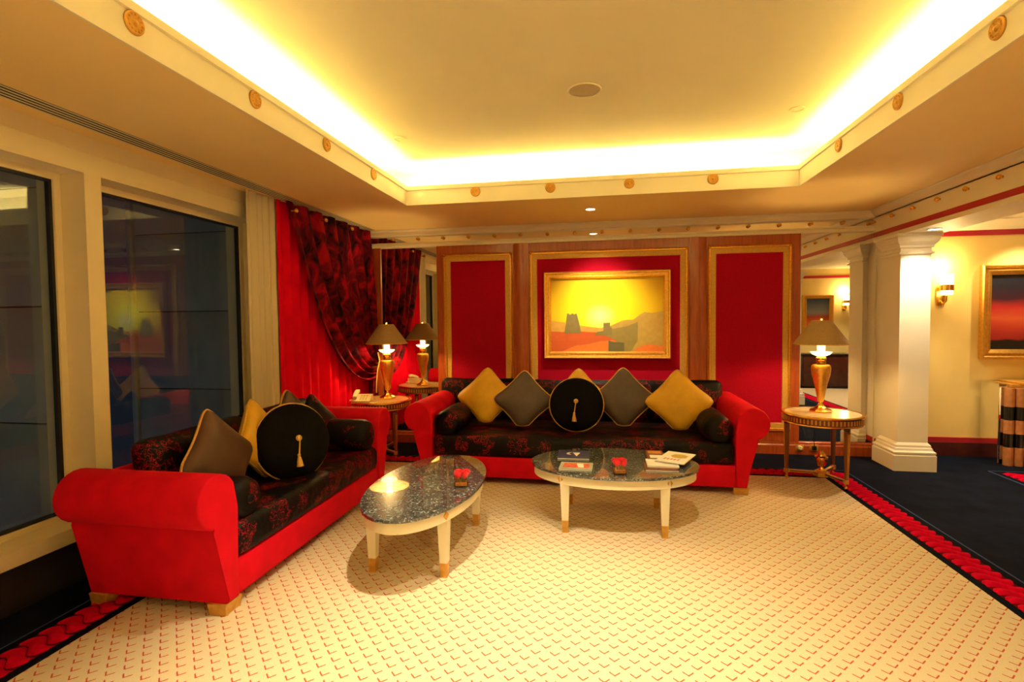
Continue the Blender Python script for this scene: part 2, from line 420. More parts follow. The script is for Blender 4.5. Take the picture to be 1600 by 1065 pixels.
# --- window wall
GX = XL - .22
WIN = [(-2.12, -.57), (-.46, 1.095), (1.205, 2.755), (2.865, 4.42)]
wl = [(-3.45, XL, RY, 6.9, 2.47, ZS), (-3.45, XL - .05, RY, 6.9, 0, .26)]
prev = RY
for a, b in WIN:
    wl.append((-3.45, XL, prev, a, .26, 2.47)); prev = b
wl.append((-3.45, XL, prev, 6.9, .26, 2.47))
struct('wall_left', wl, 'window_frame')
struct('baseboard_left', [(XL - .05, XL - .035, RY, 6.40, 0, .26)], 'dark')
struct('trim_5', [(XL - .01, XL + .006, RY, 6.40, 2.595, 2.602)], 'window_frame')
for i, (a, b) in enumerate(WIN):
    wn = empty('window_%d' % (i + 1), (0, 0, 0), kind='structure')
    bm = nb(); box(bm, GX, XL + .012, a, b, .26, .352, .006); obj('sill', bm, 'window_frame', wn, 35)
    bm = nb(); box(bm, GX, GX + .045, a, a + .04, .352, 2.47); box(bm, GX, GX + .045, b - .04, b, .352, 2.47)
    box(bm, GX, GX + .045, a + .04, b - .04, 2.43, 2.47); box(bm, GX, GX + .045, a + .04, b - .04, .352, .385)
    obj('window_frame', bm, 'window_frame', wn)
    bm = nb(); box(bm, GX + .0, GX + .03, a + .04, a + .058, .385, 2.43); box(bm, GX, GX + .03, b - .058, b - .04, .385, 2.43)
    box(bm, GX, GX + .03, a + .058, b - .058, 2.415, 2.43); box(bm, GX, GX + .03, a + .058, b - .058, .385, .40)
    obj('seal', bm, 'seal', wn)
    bx('pane', (GX + .004, GX + .010, a + .055, b - .055, .398, 2.418), 'glass', wn)
# facade fins standing outside the glass
for k, y in enumerate((-.52, 1.15, 2.81, 4.48)):
    lab = ['grey facade fin outside the rearmost window', 'grey facade fin outside between the near windows', 'grey facade fin seen through the cut-off window at the left edge', 'grey facade fin seen through the window behind the near sofa'][k]
    e = empty('facade_fin', (-3.95, y, 0), 0, lab, 'facade fin', 'grey fins outside the windows')
    for kz in range(5): bx('panel', (-.50, .50, -.05, .05, -.55 + kz * .74, .18 + kz * .74), 'fin', e, bev=.004)
    bx('core', (-.49, .50, -.035, .035, -.5, 3.15), 'seal', e)
    bx('cap', (-.56, -.50, -.08, .08, -.55, 3.15), 'fin', e, bev=.01)
    u = empty('added_fin_light', (-5.0, y - 1.9, -1.6), 0, lab.replace('facade fin', 'added fill light for the facade fin'), 'fill light', 'unseen fill lights added outside the windows')  # unseen light, added only to brighten the fin behind the glass
    obj('housing', lathe(nb(), [(.05, 0), (.06, .05), (.05, .09), (.04, .09), (.03, .07), (0, .07)], 16), 'black', u, 40); obj('lens', lathe(nb(), [(0, .072), (.03, .072), (.03, .075), (0, .075)], 16), 'fill_lens', u)
    spot('fin_fill_lamp', (-5.0, y - 1.9, -1.48), (-3.75, y, 2.5), FIN_FILL_W, 62, 1.0, (.92, .96, 1.0), .05, u)

# slot air diffuser in the soffit
e = empty('air_diffuser', (-2.90, 0, ZS), 0, 'long slotted air diffuser in the soffit above the windows', 'air vent')
bx('backing', (-.075, .075, RY + .3, 6.30, -.002, .0), 'vent', e)
for k in range(5): bx('slat', (-.075 + k * .034, -.075 + k * .034 + .012, RY + .3, 6.30, -.0045, -.002), 'ceiling', e)

# --- back wall: mirrors, panelling, crown
struct('wall_back', [(-3.4, 3.2, YB + .02, 6.9, 0, 3.0)], 'paint')
mir = tag(bx('mirror', (-2.80, -2.06, YB - .0, YB + .018, .15, 2.49), 'mirror'), 'tall mirror beside the red curtains reflecting lamp and window', 'mirror')
mir = tag(bx('mirror', (2.19, 2.95, YB - .0, YB + .018, .15, 2.49), 'mirror'), 'tall mirror between wood panelling and white column', 'mirror')
mir = tag(bx('mirror_band', (-3.0, XB + .03, YB - .0, YB + .018, 2.535, 2.625), 'mirror'), 'narrow mirror band with gold studs under the soffit', 'mirror')
def stud_mesh():
    bm = lathe(nb(), [(.0, -.026), (.010, -.024), (.017, -.017), (.020, -.008), (.017, .004), (.010, .010), (.010, .022)], 14)
    bmesh.ops.recalc_face_normals(bm, faces=bm.faces)
    me = bpy.data.meshes.new('stud'); bm.to_mesh(me); bm.free(); me.materials.append(M['gold'])
    for pgn in me.polygons: pgn.use_smooth = True
    return me
SM = stud_mesh()
for k in range(17): link('stud', SM, None, mir, (-2.625 + .3275 * k, YB - .018, 2.588), (-PI / 2, 0, 0))
def rail(name, prof, x0, x1, mat, y0):
    bm = nb(); prism(bm, prof, lambda a, b, t: (t, y0 - a, b), x0, x1); return tag(obj(name, bm, mat), kind='structure')
rail('trim_6', [(0, 2.482), (.05, 2.482), (.055, 2.49), (.055, 2.515), (.04, 2.522), (.04, 2.54), (0, 2.54)], -2.975, XB - .0, 'paint', YB)
rail('trim_7', [(0, 2.620), (.05, 2.620), (.06, 2.632), (.06, 2.672), (.075, 2.69), (.075, 2.699), (0, 2.699)], -2.975, XB - .0, 'paint', YB)
rail('baseboard_back', [(0, 0), (.05, 0), (.05, .10), (.04, .115), (.04, .135), (.02, .145), (0, .145)], -2.99, 2.96, 'wood', YB)
# wood panelling
wp = empty('wall_panelling', (0, YB, 0), 0, kind='structure')
def pb(name, d, mat='wood', bev=.0): return bx(name, d, mat, wp, bev=bev)
pb('top_rail', (-2.05, 2.18, -.03, 0, 2.33, 2.482))
pb('bottom_rail', (-2.05, 2.18, -.035, 0, .145, .31))
for x0, x1 in ((-2.05, -1.91), (-1.13, -.84), (.93, 1.23), (2.04, 2.18)): pb('stile', (x0, x1, -.03, 0, .31, 2.33))
def pilaster(x0, x1):
    pts = [(x0 + (x1 - x0) * i / 10, .034 + .022 * math.sin(PI * i / 10)) for i in range(11)] + [(x1, .02), (x0, .02)]
    obj('pilaster', prism(nb(), pts, lambda a, b, t: (a, -b, t), .145, 2.482), 'wood', wp, 30)
pilaster(-1.075, -.895); pilaster(.99, 1.175)
for x0, x1 in ((-1.96, -1.088), (-.877, .975), (1.188, 2.087)):
    fr = obj('gold_frame', frame(nb(), x0, x1, .262, 2.375, [(0, 0), (0, -.045), (.006, -.058), (.013, -.045), (.018, -.054), (.027, -.054), (.032, -.044), (.032, 0)]), 'goldmatt', wp)
    obj('brocade_band', frame(nb(), x0 + .03, x1 - .03, .292, 2.345, [(0, 0), (0, -.040), (.058, -.040), (.062, -.034), (.062, 0)]), 'goldband', fr)
    bx('fabric_panel', (x0 + .08, x1 - .08, -.032, 0, .34, 2.297), 'redfabric', wp)
    for cx in (x0 + .016, x1 - .016):
        for cz in (.278, 2.359):
            obj('corner_boss', lathe(nb(), [(.0, .018), (.010, .014), (.016, .006), (.017, 0)], 12), 'gold', fr, 40, (cx, -.05, cz), (PI / 2, 0, 0))

# wood strip in the corner between curtain and mirror
struct('trim_8', [(-3.02, -2.80, YB - .02, YB, .145, 2.482)], 'wood')

# --- right-hand beam with studs and red stripe
BP = [(0, 2.365), (.38, 2.365), (.38, ZS + .02), (-.07, ZS + .02), (-.07, ZS - .004), (-.055, ZS - .012), (-.03, 2.655), (-.012, 2.635), (0, 2.63)]
bm = prism(nb(), BP, lambda a, b, t: (XB + a, t, b), RY, 6.55)
beam = tag(obj('beam', bm, 'paint'), kind='structure')
bx('red_stripe', (XB - .006, XB, RY + .02, 6.41, 2.408, 2.458), 'stripe', beam)
for k in range(-2, 12): link('stud', SM, None, beam, (XB - .018, 5.995 - .3705 * k if k > -1 else 5.995 - .3705 * k, 2.573), (0, PI / 2, 0)) if 5.995 - .3705 * k < 6.38 else None

# --- yellow wall beyond the column
struct('wall_right', [(3.15, RX, 6.55, 6.9, 0, 2.62)], 'yellow')
struct('wall_right_far', [(RX, RX + .1, RY, 6.9, 0, 2.62)], 'yellow')
struct('trim_9', [(3.15, RX, 6.53, 6.55, .15, .205), (3.15, RX, 6.535, 6.55, 2.415, 2.472)], 'stripe')
struct('baseboard_right', [(3.15, RX, 6.525, 6.55, 0, .15)], 'skirt')
rail('trim_10', [(0, 2.472), (.02, 2.472), (.05, 2.50), (.12, 2.545), (.16, 2.56), (.16, 2.575), (.26, 2.60), (.26, 2.62), (0, 2.62)], 3.3, RX, 'paint', 6.55)
# wall stub behind the column
struct('wall_stub', [(2.975, 3.2, 6.18, 6.56, 0, 2.365)], 'white')
struct('trim_11', [(2.962, 2.975, 6.18, 6.41, .15, .20)], 'stripe')
struct('baseboard_stub', [(2.955, 2.975, 6.18, 6.41, 0, .15)], 'skirt')

def column(name, x0, x1, y0, y1, label):
    cx, cy = (x0 + x1) / 2, (y0 + y1) / 2; hx, hy = (x1 - x0) / 2, (y1 - y0) / 2
    e = empty(name, (cx, cy, 0), 0, label, 'column')
    def stack(nm, prof):
        bm = nb(); L = []
        for d, z in prof: L.append([bm.verts.new((sx * (hx + d), sy * (hy + d), z)) for sx, sy in ((-1, -1), (1, -1), (1, 1), (-1, 1))])
        for A, B in zip(L, L[1:]):
            for i in range(4): bm.faces.new((A[i], A[(i + 1) % 4], B[(i + 1) % 4], B[i]))
        bm.faces.new(L[0][::-1]); bm.faces.new(L[-1]); obj(nm, bm, 'white', e)
    stack('plinth', [(.055, 0), (.055, .155), (.045, .165)])
    stack('base_moulding', [(.045, .165), (.052, .175), (.052, .19), (.035, .205), (.03, .225), (.022, .235), (.020, .255), (.0, .28)])
    stack('shaft', [(0, .28), (0, 2.16)])
    stack('capital', [(0, 2.16), (.016, 2.164), (.022, 2.175), (.016, 2.186), (.002, 2.19), (.002, 2.225), (.016, 2.228), (.016, 2.25), (.022, 2.255), (.045, 2.285), (.055, 2.315), (.055, 2.33), (.065, 2.335), (.065, 2.364)])
    return e
column('column', 2.925, 3.20, 5.87, 6.20, 'white square column with moulded base and capital beside the yellow wall')
column('column', 3.16, 3.46, 2.40, 2.75, 'white square column seen only in the mirror by the right lamp')

# --- rear of the room (seen in mirrors and in glass)
struct('wall_rear', [(-3.4, 4.3, RY - .1, RY, 0, 3.0)], 'yellow')
struct('wall_rear_right', [(4.2, RX, -.1, 0, 0, 2.62), (4.2, 4.3, RY, -.1, 0, 2.62)], 'yellow')
struct('trim_12', [(4.2, RX, 0, .012, 2.415, 2.472), (4.2, RX, 0, .012, .15, .205), (-3.3, 4.2, RY, RY + .012, 2.415, 2.472)], 'stripe')
struct('baseboard_rear', [(4.2, RX, 0, .02, 0, .15), (-3.3, 4.2, RY, RY + .02, 0, .15)], 'skirt')

# ================================================================== RUGS
scale_me = None
def scale_mesh():
    """one S-shaped sculpted lobe of the rope border, u along the band, v across it"""
    bm = nb(); W, P = .185, .090
    def f(u, v):
        x = (v - .5) * W; s = .030 * math.sin(2 * PI * v) - .012 * (v - .5)
        edge = math.sqrt(max(0, 1 - abs(2 * v - 1) ** 2.2))
        y = (u - .5) * P * .97 * (.45 + .55 * edge) + s
        z = .002 + .020 * math.sin(PI * min(1, max(0, u)) ** .7) * (.25 + .75 * edge)
        return (x, y, z)
    sheet(bm, f, 5, 8)
    bmesh.ops.recalc_face_normals(bm, faces=bm.faces)
    me = bpy.data.meshes.new('border_lobe'); bm.to_mesh(me); bm.free(); me.materials.append(M['redpile'])
    for pgn in me.polygons: pgn.use_smooth = True
    return me
LM = scale_mesh()
def rug(x0, x1, y0, y1, label, lobes):
    e = empty('area_rug', (0, 0, 0), 0, label, 'rug')
    bx('field', (x0, x1, y0, y1, .0, .008), 'carpet', e)
    def ring(name, d0, d1, z, mat):
        bm = nb()
        A = [(x0 - d1, y0 - d1), (x1 + d1, y0 - d1), (x1 + d1, y1 + d1), (x0 - d1, y1 + d1)]; B = [(x0 - d0, y0 - d0), (x1 + d0, y0 - d0), (x1 + d0, y1 + d0), (x0 - d0, y1 + d0)]
        a0 = [bm.verts.new((*p, .0)) for p in A]; a1 = [bm.verts.new((*p, z)) for p in A]; b1 = [bm.verts.new((*p, z)) for p in B]
        for i in range(4):
            j = (i + 1) % 4
            bm.faces.new((a0[i], a0[j], a1[j], a1[i])); bm.faces.new((a1[i], a1[j], b1[j], b1[i]))
        return obj(name, bm, mat, e)
    ring('inner_band', 0, .055, .007, 'navyband')
    ring('border_ground', .055, .235, .005, 'redgroove')
    ring('outer_band', .235, .285, .007, 'navyband')
    ring('edge_line', .285, .297, .007, 'navyline')
    c = .145
    for ax, s0, s1, pos, rz in lobes(x0, x1, y0, y1, c):
        n = int((s1 - s0) / .090)
        for k in range(n):
            t = s0 + (k + .5) * (s1 - s0) / n
            link('border_lobe', LM, None, e, (pos, t, .004) if ax == 'y' else (t, pos, .004), (0, 0, rz))
    return e
rug(-2.55, 2.095, -1.5, 5.44, 'cream carpet with red ticks and a red rope border under the sofas',
    lambda x0, x1, y0, y1, c: [('y', y0 + 1.5, y1 + .23, x1 + c, 0), ('y', y0 + 2.6, y1 + .23, x0 - c, 0), ('x', x0 - .05, x1 + .05, y1 + c, PI / 2)])
rug(4.06, 6.9, .5, 5.62, 'second red bordered carpet at the right edge before the console',
    lambda x0, x1, y0, y1, c: [('y', y0 - .2, y1 + .2, x0 - c, 0), ('x', x0 - .05, x0 + 1.6, y1 + c, PI / 2)])

# ================================================================== CURTAINS
def curtain_sheet(y0, y1, z0, z1, x, amp, n, nz=10):
    bm = nb(); N = n * 8
    def f(u, v):
        ph = 2 * PI * n * u + .6 * math.sin(5 * u * PI)
        return (x + amp * (math.sin(ph) + .3 * math.sin(2.3 * ph + 1)) * (.8 + .2 * v), y0 + (y1 - y0) * u, z1 + (z0 - z1) * v)
    return sheet(bm, f, N, nz)
o = obj('cream_curtain', curtain_sheet(4.11, 4.56, .02, ZS - .005, -3.01, .018, 5), 'sheer', smooth=80)
tag(o, 'narrow cream curtain with yellow flecks between window and red curtain', 'curtain')
o = obj('red_curtain', curtain_sheet(4.50, 6.385, .02, ZS - .005, -2.99, .034, 13), 'redcurtain', smooth=80)
tag(o, 'pleated bright red curtain hanging full height beside the mirror', 'curtain')
# damask drape swept to a tie-back in the corner
def bez(p, t):
    p = [Vector(q) for q in p]
    while len(p) > 1: p = [a.lerp(b, t) for a, b in zip(p, p[1:])]
    return p[0]
dr = empty('swag_drape', (-2.9, 6.25, 0), 0, 'dark wine damask drape swept back over the red curtain', 'drape')
def drape(u, v):
    L = bez([(4.56, 2.69), (4.80, 2.10), (5.15, 1.15), (5.75, .72), (6.30, .86)], v)
    Rr = bez([(6.385, 2.69), (6.40, 2.2), (6.40, 1.6), (6.37, 1.12)], v)
    q = L.lerp(Rr, u)
    gather = v ** 1.5
    ph = 2 * PI * (6.5 * u + .25 * math.sin(3 * u + 2 * v))
    x = -2.925 + (.030 + .028 * v) * math.sin(ph) + .008 * math.sin(2.1 * ph + 4 * v) + .05 * gather
    q.y += (.018 * math.sin(2 * PI * 2 * u) - .05 * math.sin(PI * u)) * math.sin(PI * v)
    return (x + 2.9, q.x - 6.25, q.y)
obj('drape_cloth', sheet(nb(), drape, 84, 40), 'damask', dr, 80)
def tail(u, v):
    y = 6.30 + (u - .5) * (.10 + .16 * v) + .0; x = -2.86 + .05 * math.sin(2 * PI * 3 * u) * (.3 + .7 * v)
    return (x + 2.9, min(y, 6.385 - .0) - 6.25, .92 + (.02 - .92) * v)
obj('drape_tail', sheet(nb(), tail, 30, 10), 'damask', dr, 80)
obj('tieback_cord', tube(nb(), [(.10, .02, 1.16), (.13, .00, 1.06), (.11, -.02, .95), (.10, -.04, .80), (.10, -.05, .66)], .008, 8), 'cord', dr, 60)
for y, z in ((4.60, 2.60), (5.14, 2.61), (5.73, 2.62)):
    obj('gold_knob', lathe(nb(), [(.0, .035), (.016, .032), (.024, .018), (.020, .004), (.010, -.002), (.010, -.03)], 14), 'gold', dr, 50, (.04, y - 6.25, z), (0, PI / 2, 0))

# ================================================================== SOFAS
def arm_profile():
    # a = outward from inner face, b = height
    p = [(0, .07), (.095, .07), (.168, .492)]
    c = (.140, .630); R = .142
    for k in range(17):
        a = math.radians(-74 + k * (254 - 30) / 16); p.append((c[0] + R * math.cos(a), c[1] + R * math.sin(a)))
    p += [(.0, .56)]
    return p
def make_sofa(hi, depth, label, loc, rz):
    e = empty('sofa', loc, rz, label, 'sofa')
    bx('seat_base', (-hi, hi, .012, depth, .07, .265), 'redvelvet', e, bev=.012)
    bx('seat_cushion', (-hi + .004, hi - .004, -.005, depth - .16, .262, .462), 'brocade', e, bev=.06, seg=4)
    AP = arm_profile()
    for s in (-1, 1):
        obj('arm', prism(nb(), AP, lambda a, b, t: (s * (hi + a), t, b), 0, depth, bev=.016), 'redvelvet', e, 40)
    pts = [(depth - .17, .26), (depth - .05, .26), (depth + .01, .66), (depth - .03, .72), (depth - .10, .73), (depth - .14, .68)]
    obj('backrest', prism(nb(), pts, lambda a, b, t: (t, a, b), -hi - .06, hi + .06, bev=.02), 'redvelvet', e, 40)
    for sx in (-1, 1):
        for y in (.005, depth - .12):
            x0 = sx * (hi + .11); x1 = sx * (hi - .02)
            bm = nb(); a, b = min(x0, x1), max(x0, x1)
            A = [bm.verts.new(p) for p in ((a + .008, y + .008, 0), (b - .008, y + .008, 0), (b - .008, y + .10, 0), (a + .008, y + .10, 0))]
            B = [bm.verts.new(p) for p in ((a, y, .07), (b, y, .07), (b, y + .11, .07), (a, y + .11, .07))]
            bm.faces.new(A[::-1]); bm.faces.new(B)
            for i in range(4): bm.faces.new((A[i], A[(i + 1) % 4], B[(i + 1) % 4], B[i]))
            obj('foot', bm, 'goldleaf', e)
    return e
SD = 1.08
make_sofa(1.375, 1.10, 'long red velvet sofa with rolled arms below the painting', (-.24, 4.80, 0), 0)
make_sofa(.91, .86, 'shorter red velvet sofa with rolled arms in front of the windows', (-1.95, 3.435, 0), PI / 2)

# ------------------------------------------------------------------ cushions
def sq_cushion(half, T, n=16):
    bm = nb()
    def side(sg):
        def f(i, j):
            u = -1 + 2 * i; v = -1 + 2 * j
            u = math.sin(u * PI / 2); v = math.sin(v * PI / 2)
            x = half * u * (1 - .12 * (1 - v * v)); z = half * v * (1 - .12 * (1 - u * u))
            rc = min(1.0, 1.0 - .125 * (max(0, abs(u * v) - .6) / .4) ** 1.5)
            t = T * ((1 - u * u) * (1 - v * v)) ** .42
            return (x * rc, sg * t, z * rc)
        return f
    sheet(bm, side(-1), n, n); sheet(bm, side(1), n, n)
    bmesh.ops.remove_doubles(bm, verts=bm.verts, dist=1e-5)
    ring = []
    f = side(1)
    for k in range(n): ring.append(f(k / n, 0))
    for k in range(n): ring.append(f(1, k / n))
    for k in range(n): ring.append(f(1 - k / n, 1))
    for k in range(n): ring.append(f(0, 1 - k / n))
    return bm, ring
def pose(e, fx, fy, fz, face, tilt, roll):
    """face: heading of the cushion front (0 = towards -Y); tilt: lean back; roll: turn in its own plane"""
    R = Matrix.Rotation(face, 4, 'Z') @ Matrix.Rotation(-tilt, 4, 'X') @ Matrix.Rotation(roll, 4, 'Y')
    e.matrix_world = Matrix.Translation((fx, fy, fz)) @ R
def cushion(mat, half, T, loc, face, tilt, roll, label, cord='cord', cat='cushion', group=None):
    e = empty('throw_cushion', label=label, cat=cat, group=group)
    bm, ring = sq_cushion(half, T)
    if roll != 0:   # the corner it stands on is squashed flat by its weight
        cr_, sr_ = math.cos(roll), math.sin(roll)
        def sq(p):
            x, y, z = p; h = -x * sr_ + z * cr_; lim = -half * 1.02
            if h < lim:
                d = (lim - h) * .8; return (x - d * sr_, y, z + d * cr_)
            return p
        for v_ in bm.verts: v_.co = sq(v_.co)
        ring = [sq(p) for p in ring]
    obj('cover', bm, mat, e, 80)
    if cord: obj('cord', tube(nb(), ring, .008, 6, True), cord, e, 80)
    pose(e, *loc, face, tilt, roll)
    return e
def round_cushion(R, T, loc, face, tilt, label):
    e = empty('round_cushion', label=label, cat='cushion')
    prof = []
    for k in range(0, 13):
        a = PI / 2 * k / 12; prof.append((R * math.sin(a) ** .9 if k else 0, T * math.cos(a) ** .7 if k < 12 else 0))
    full = prof + [(r, -z) for r, z in prof[-2::-1]]
    bm = lathe(nb(), full, 36); bmesh.ops.rotate(bm, verts=bm.verts, cent=(0, 0, 0), matrix=Matrix.Rotation(PI / 2, 3, 'X'))
    obj('cover', bm, 'blackvelvet', e, 80)
    obj('cord', tube(nb(), [(R * 1.005 * math.cos(2 * PI * k / 48), 0, R * 1.005 * math.sin(2 * PI * k / 48)) for k in range(48)], .0085, 6, True), 'cord', e, 80)
    bt = obj('button', lathe(nb(), [(0, .016), (.014, .013), (.022, .004), (.023, -.006)], 16), 'cord', e, 60, (0, -T * .98, .02), (PI / 2, 0, 0))
    y = -T - .012
    obj('tassel_string', tube(nb(), [(0, y, .015), (-.006, y, -.03), (-.014, y + .005, -.09)], .005, 6), 'cord', e, 60)
    tb = lathe(nb(), [(0, .0), (.009, -.004), (.012, -.014), (.008, -.022), (.011, -.026), (.017, -.05), (.024, -.092), (.0, -.092)], 16)
    obj('tassel', tb, 'cord', e, 50, (-.016, y + .008, -.085))
    pose(e, *loc, face, tilt, 0)
    return e
def back_cushion(w_, h_, loc, face, tilt, label, group):
    e = empty('back_cushion', label=label, cat='cushion', group=group)
    bm = nb(); box(bm, -w_ / 2, w_ / 2, -.10, .10, -h_ / 2, h_ / 2, .07, 5)
    bmesh.ops.subdivide_edges(bm, edges=bm.edges, cuts=3, use_grid_fill=True)
    for v_ in bm.verts:
        q = v_.co; k = (1 - min(1, abs(2 * q.x / w_)) ** 2) * (1 - min(1, abs(2 * q.z / h_)) ** 2)
        q.y *= .75 + .55 * k
        q.z *= 1 + .03 * (abs(2 * q.x / w_) ** 4) + .012 * math.sin(9 * q.x)
    obj('cover', bm, 'brocade', e, 80)
    pose(e, *loc, face, tilt, 0)
    return e
def bolster(R, L, loc, rz, label):
    e = empty('bolster', label=label, cat='bolster')
    prof = [(0, -L / 2), (R * .55, -L / 2), (R * .85, -L / 2 + .015), (R, -L / 2 + .06), (R * 1.02, 0), (R, L / 2 - .06), (R * .85, L / 2 - .015), (R * .55, L / 2), (0, L / 2)]
    bm = lathe(nb(), prof, 28); bmesh.ops.rotate(bm, verts=bm.verts, cent=(0, 0, 0), matrix=Matrix.Rotation(PI / 2, 3, 'X'))
    obj('cover', bm, 'brocade', e, 60)
    for s in (-1, 1): obj('end_button', lathe(nb(), [(0, .012), (.02, .009), (.028, 0)], 14), 'brocade', e, 60, (0, s * (L / 2), 0), (-s * PI / 2, 0, 0))
    e.location = loc; e.rotation_euler = (0, 0, rz)
    return e
F2 = 0
G = 'black brocade back cushions of the long sofa'
back_cushion(1.00, .46, (-1.31, 5.76, .67), 0, .16, 'black brocade back cushion at the curtain end of the long sofa', G)
back_cushion(.98, .45, (-.29, 5.77, .665), 0, .17, 'black brocade back cushion in the middle of the long sofa', G)
back_cushion(1.00, .46, (.72, 5.76, .67), 0, .16, 'black brocade back cushion at the lamp end of the long sofa', G)
bolster(.128, .62, (-1.48, 5.12, .565), 0, 'black brocade bolster against the curtain-side arm of the long sofa')
bolster(.128, .62, (1.0, 5.12, .565), 0, 'black brocade bolster against the lamp-side arm of the long sofa')
D = PI / 4
cushion('goldvelvet', .245, .085, (-1.20, 5.36, .755), 0, .28, D, 'gold velvet cushion at the curtain end of the long sofa')
cushion('taupe', .245, .08, (-.80, 5.30, .735), .1, .30, D * 1.05, 'taupe satin cushion leaning on the curtain-end gold cushion', )
cushion('goldvelvet', .24, .08, (-.25, 5.46, .745), 0, .24, D, 'gold velvet cushion mostly hidden behind the black round one on the long sofa')
round_cushion(.262, .10, (-.26, 5.20, .715), 0, .28, 'round black velvet cushion with gold tassel on the long sofa')
cushion('taupe', .25, .08, (.20, 5.36, .755), 0, .27, D, 'taupe satin cushion right of the round cushion on the long sofa')
cushion('goldvelvet', .25, .095, (.72, 5.28, .745), -.08, .28, D * .96, 'gold velvet cushion at the lamp end of the long sofa')
# near sofa, cushions face +X
FX = PI / 2
G = 'black brocade back cushions of the shorter sofa'
back_cushion(.86, .46, (-2.58, 2.99, .655), FX, .16, 'black brocade back cushion at the near end of the shorter sofa', G)
back_cushion(.86, .46, (-2.58, 3.86, .655), FX, .16, 'black brocade back cushion at the curtain end of the shorter sofa', G)
bolster(.125, .60, (-2.27, 2.66, .555), FX, 'black brocade bolster against the near arm of the shorter sofa')
bolster(.135, .60, (-2.26, 4.20, .578), FX, 'black brocade bolster against the far arm of the shorter sofa')
cushion('brownsatin', .25, .08, (-2.34, 2.88, .715), FX + .02, .26, D, 'brown satin cushion with gold cord nearest the camera on the shorter sofa')
cushion('goldvelvet', .24, .085, (-2.40, 3.36, .715), FX + .15, .22, D, 'gold cushion tucked behind the round cushion on the shorter sofa')
round_cushion(.27, .10, (-2.20, 3.44, .695), FX - .55, .20, 'round black velvet cushion with gold tassel on the shorter sofa')
cushion('brownsatin', .25, .08, (-2.40, 3.80, .71), FX - .1, .26, D, 'brown satin cushion behind the round cushion on the shorter sofa')
cushion('brocade', .22, .07, (-2.38, 4.08, .68), FX - .1, .22, D, 'small black cushion at the curtain end of the shorter sofa', cord=None)

# ================================================================== COFFEE TABLES
def ellipse(a, b, n=64): return [(a * math.cos(2 * PI * k / n), b * math.sin(2 * PI * k / n)) for k in range(n)]
def coffee_table(loc, a, b, lx, ly, label):
    e = empty('coffee_table', loc, 0, label, 'coffee table')
    H = .455
    obj('granite_top', prism(nb(), ellipse(a, b), lambda x, y, t: (x, y, t), H - .018, H, bev=.005), 'granite', e, 40)
    obj('apron', prism(nb(), ellipse(a - .022, b - .022), lambda x, y, t: (x, y, t), H - .088, H - .018), 'cream_table', e, 40)
    for sx in (-1, 1):
        for sy in (-1, 1):
            lg = empty('leg', (sx * lx, sy * ly, 0)); lg.parent = e
            def taper(nm, z0, z1, h0, h1, mt):
                bm = nb()
                A = [bm.verts.new((p * h0, q * h0, z0)) for p, q in ((-1, -1), (1, -1), (1, 1), (-1, 1))]; B = [bm.verts.new((p * h1, q * h1, z1)) for p, q in ((-1, -1), (1, -1), (1, 1), (-1, 1))]
                bm.faces.new(A[::-1]); bm.faces.new(B)
                for i in range(4): bm.faces.new((A[i], A[(i + 1) % 4], B[(i + 1) % 4], B[i]))
                return obj(nm, bm, mt, lg)
            taper('gold_foot', 0, .098, .0195, .0245, 'goldleaf'); taper('leg_post', .098, H - .02, .0235, .036, 'cream_table')
            # gold diamond on the apron above each leg, facing outwards
            t = 1 / math.hypot(lx / (a - .022), ly / (b - .022)); ex, ey = sx * lx * t, sy * ly * t
            nv = Vector((ex / (a - .022) ** 2, ey / (b - .022) ** 2, 0)).normalized(); q = .026
            dm = prism(nb(), [(0, -q), (q * .85, 0), (0, q), (-q * .85, 0)], lambda p_, q_, t_: (t_, p_, q_), -.004, .005)
            obj('diamond_inlay', dm, 'goldleaf', lg, None, (ex - sx * lx, ey - sy * ly, H - .052), (0, 0, math.atan2(nv.y, nv.x)))
    return e
T1 = (-1.175, 3.42, 0); T2 = (.075, 4.09, 0); TZ = .455
coffee_table(T1, .365, .72, .228, .405, 'oval granite coffee table with cream legs beside the shorter sofa')
coffee_table(T2, .63, .435, .350, .295, 'oval granite coffee table with magazines before the long sofa')

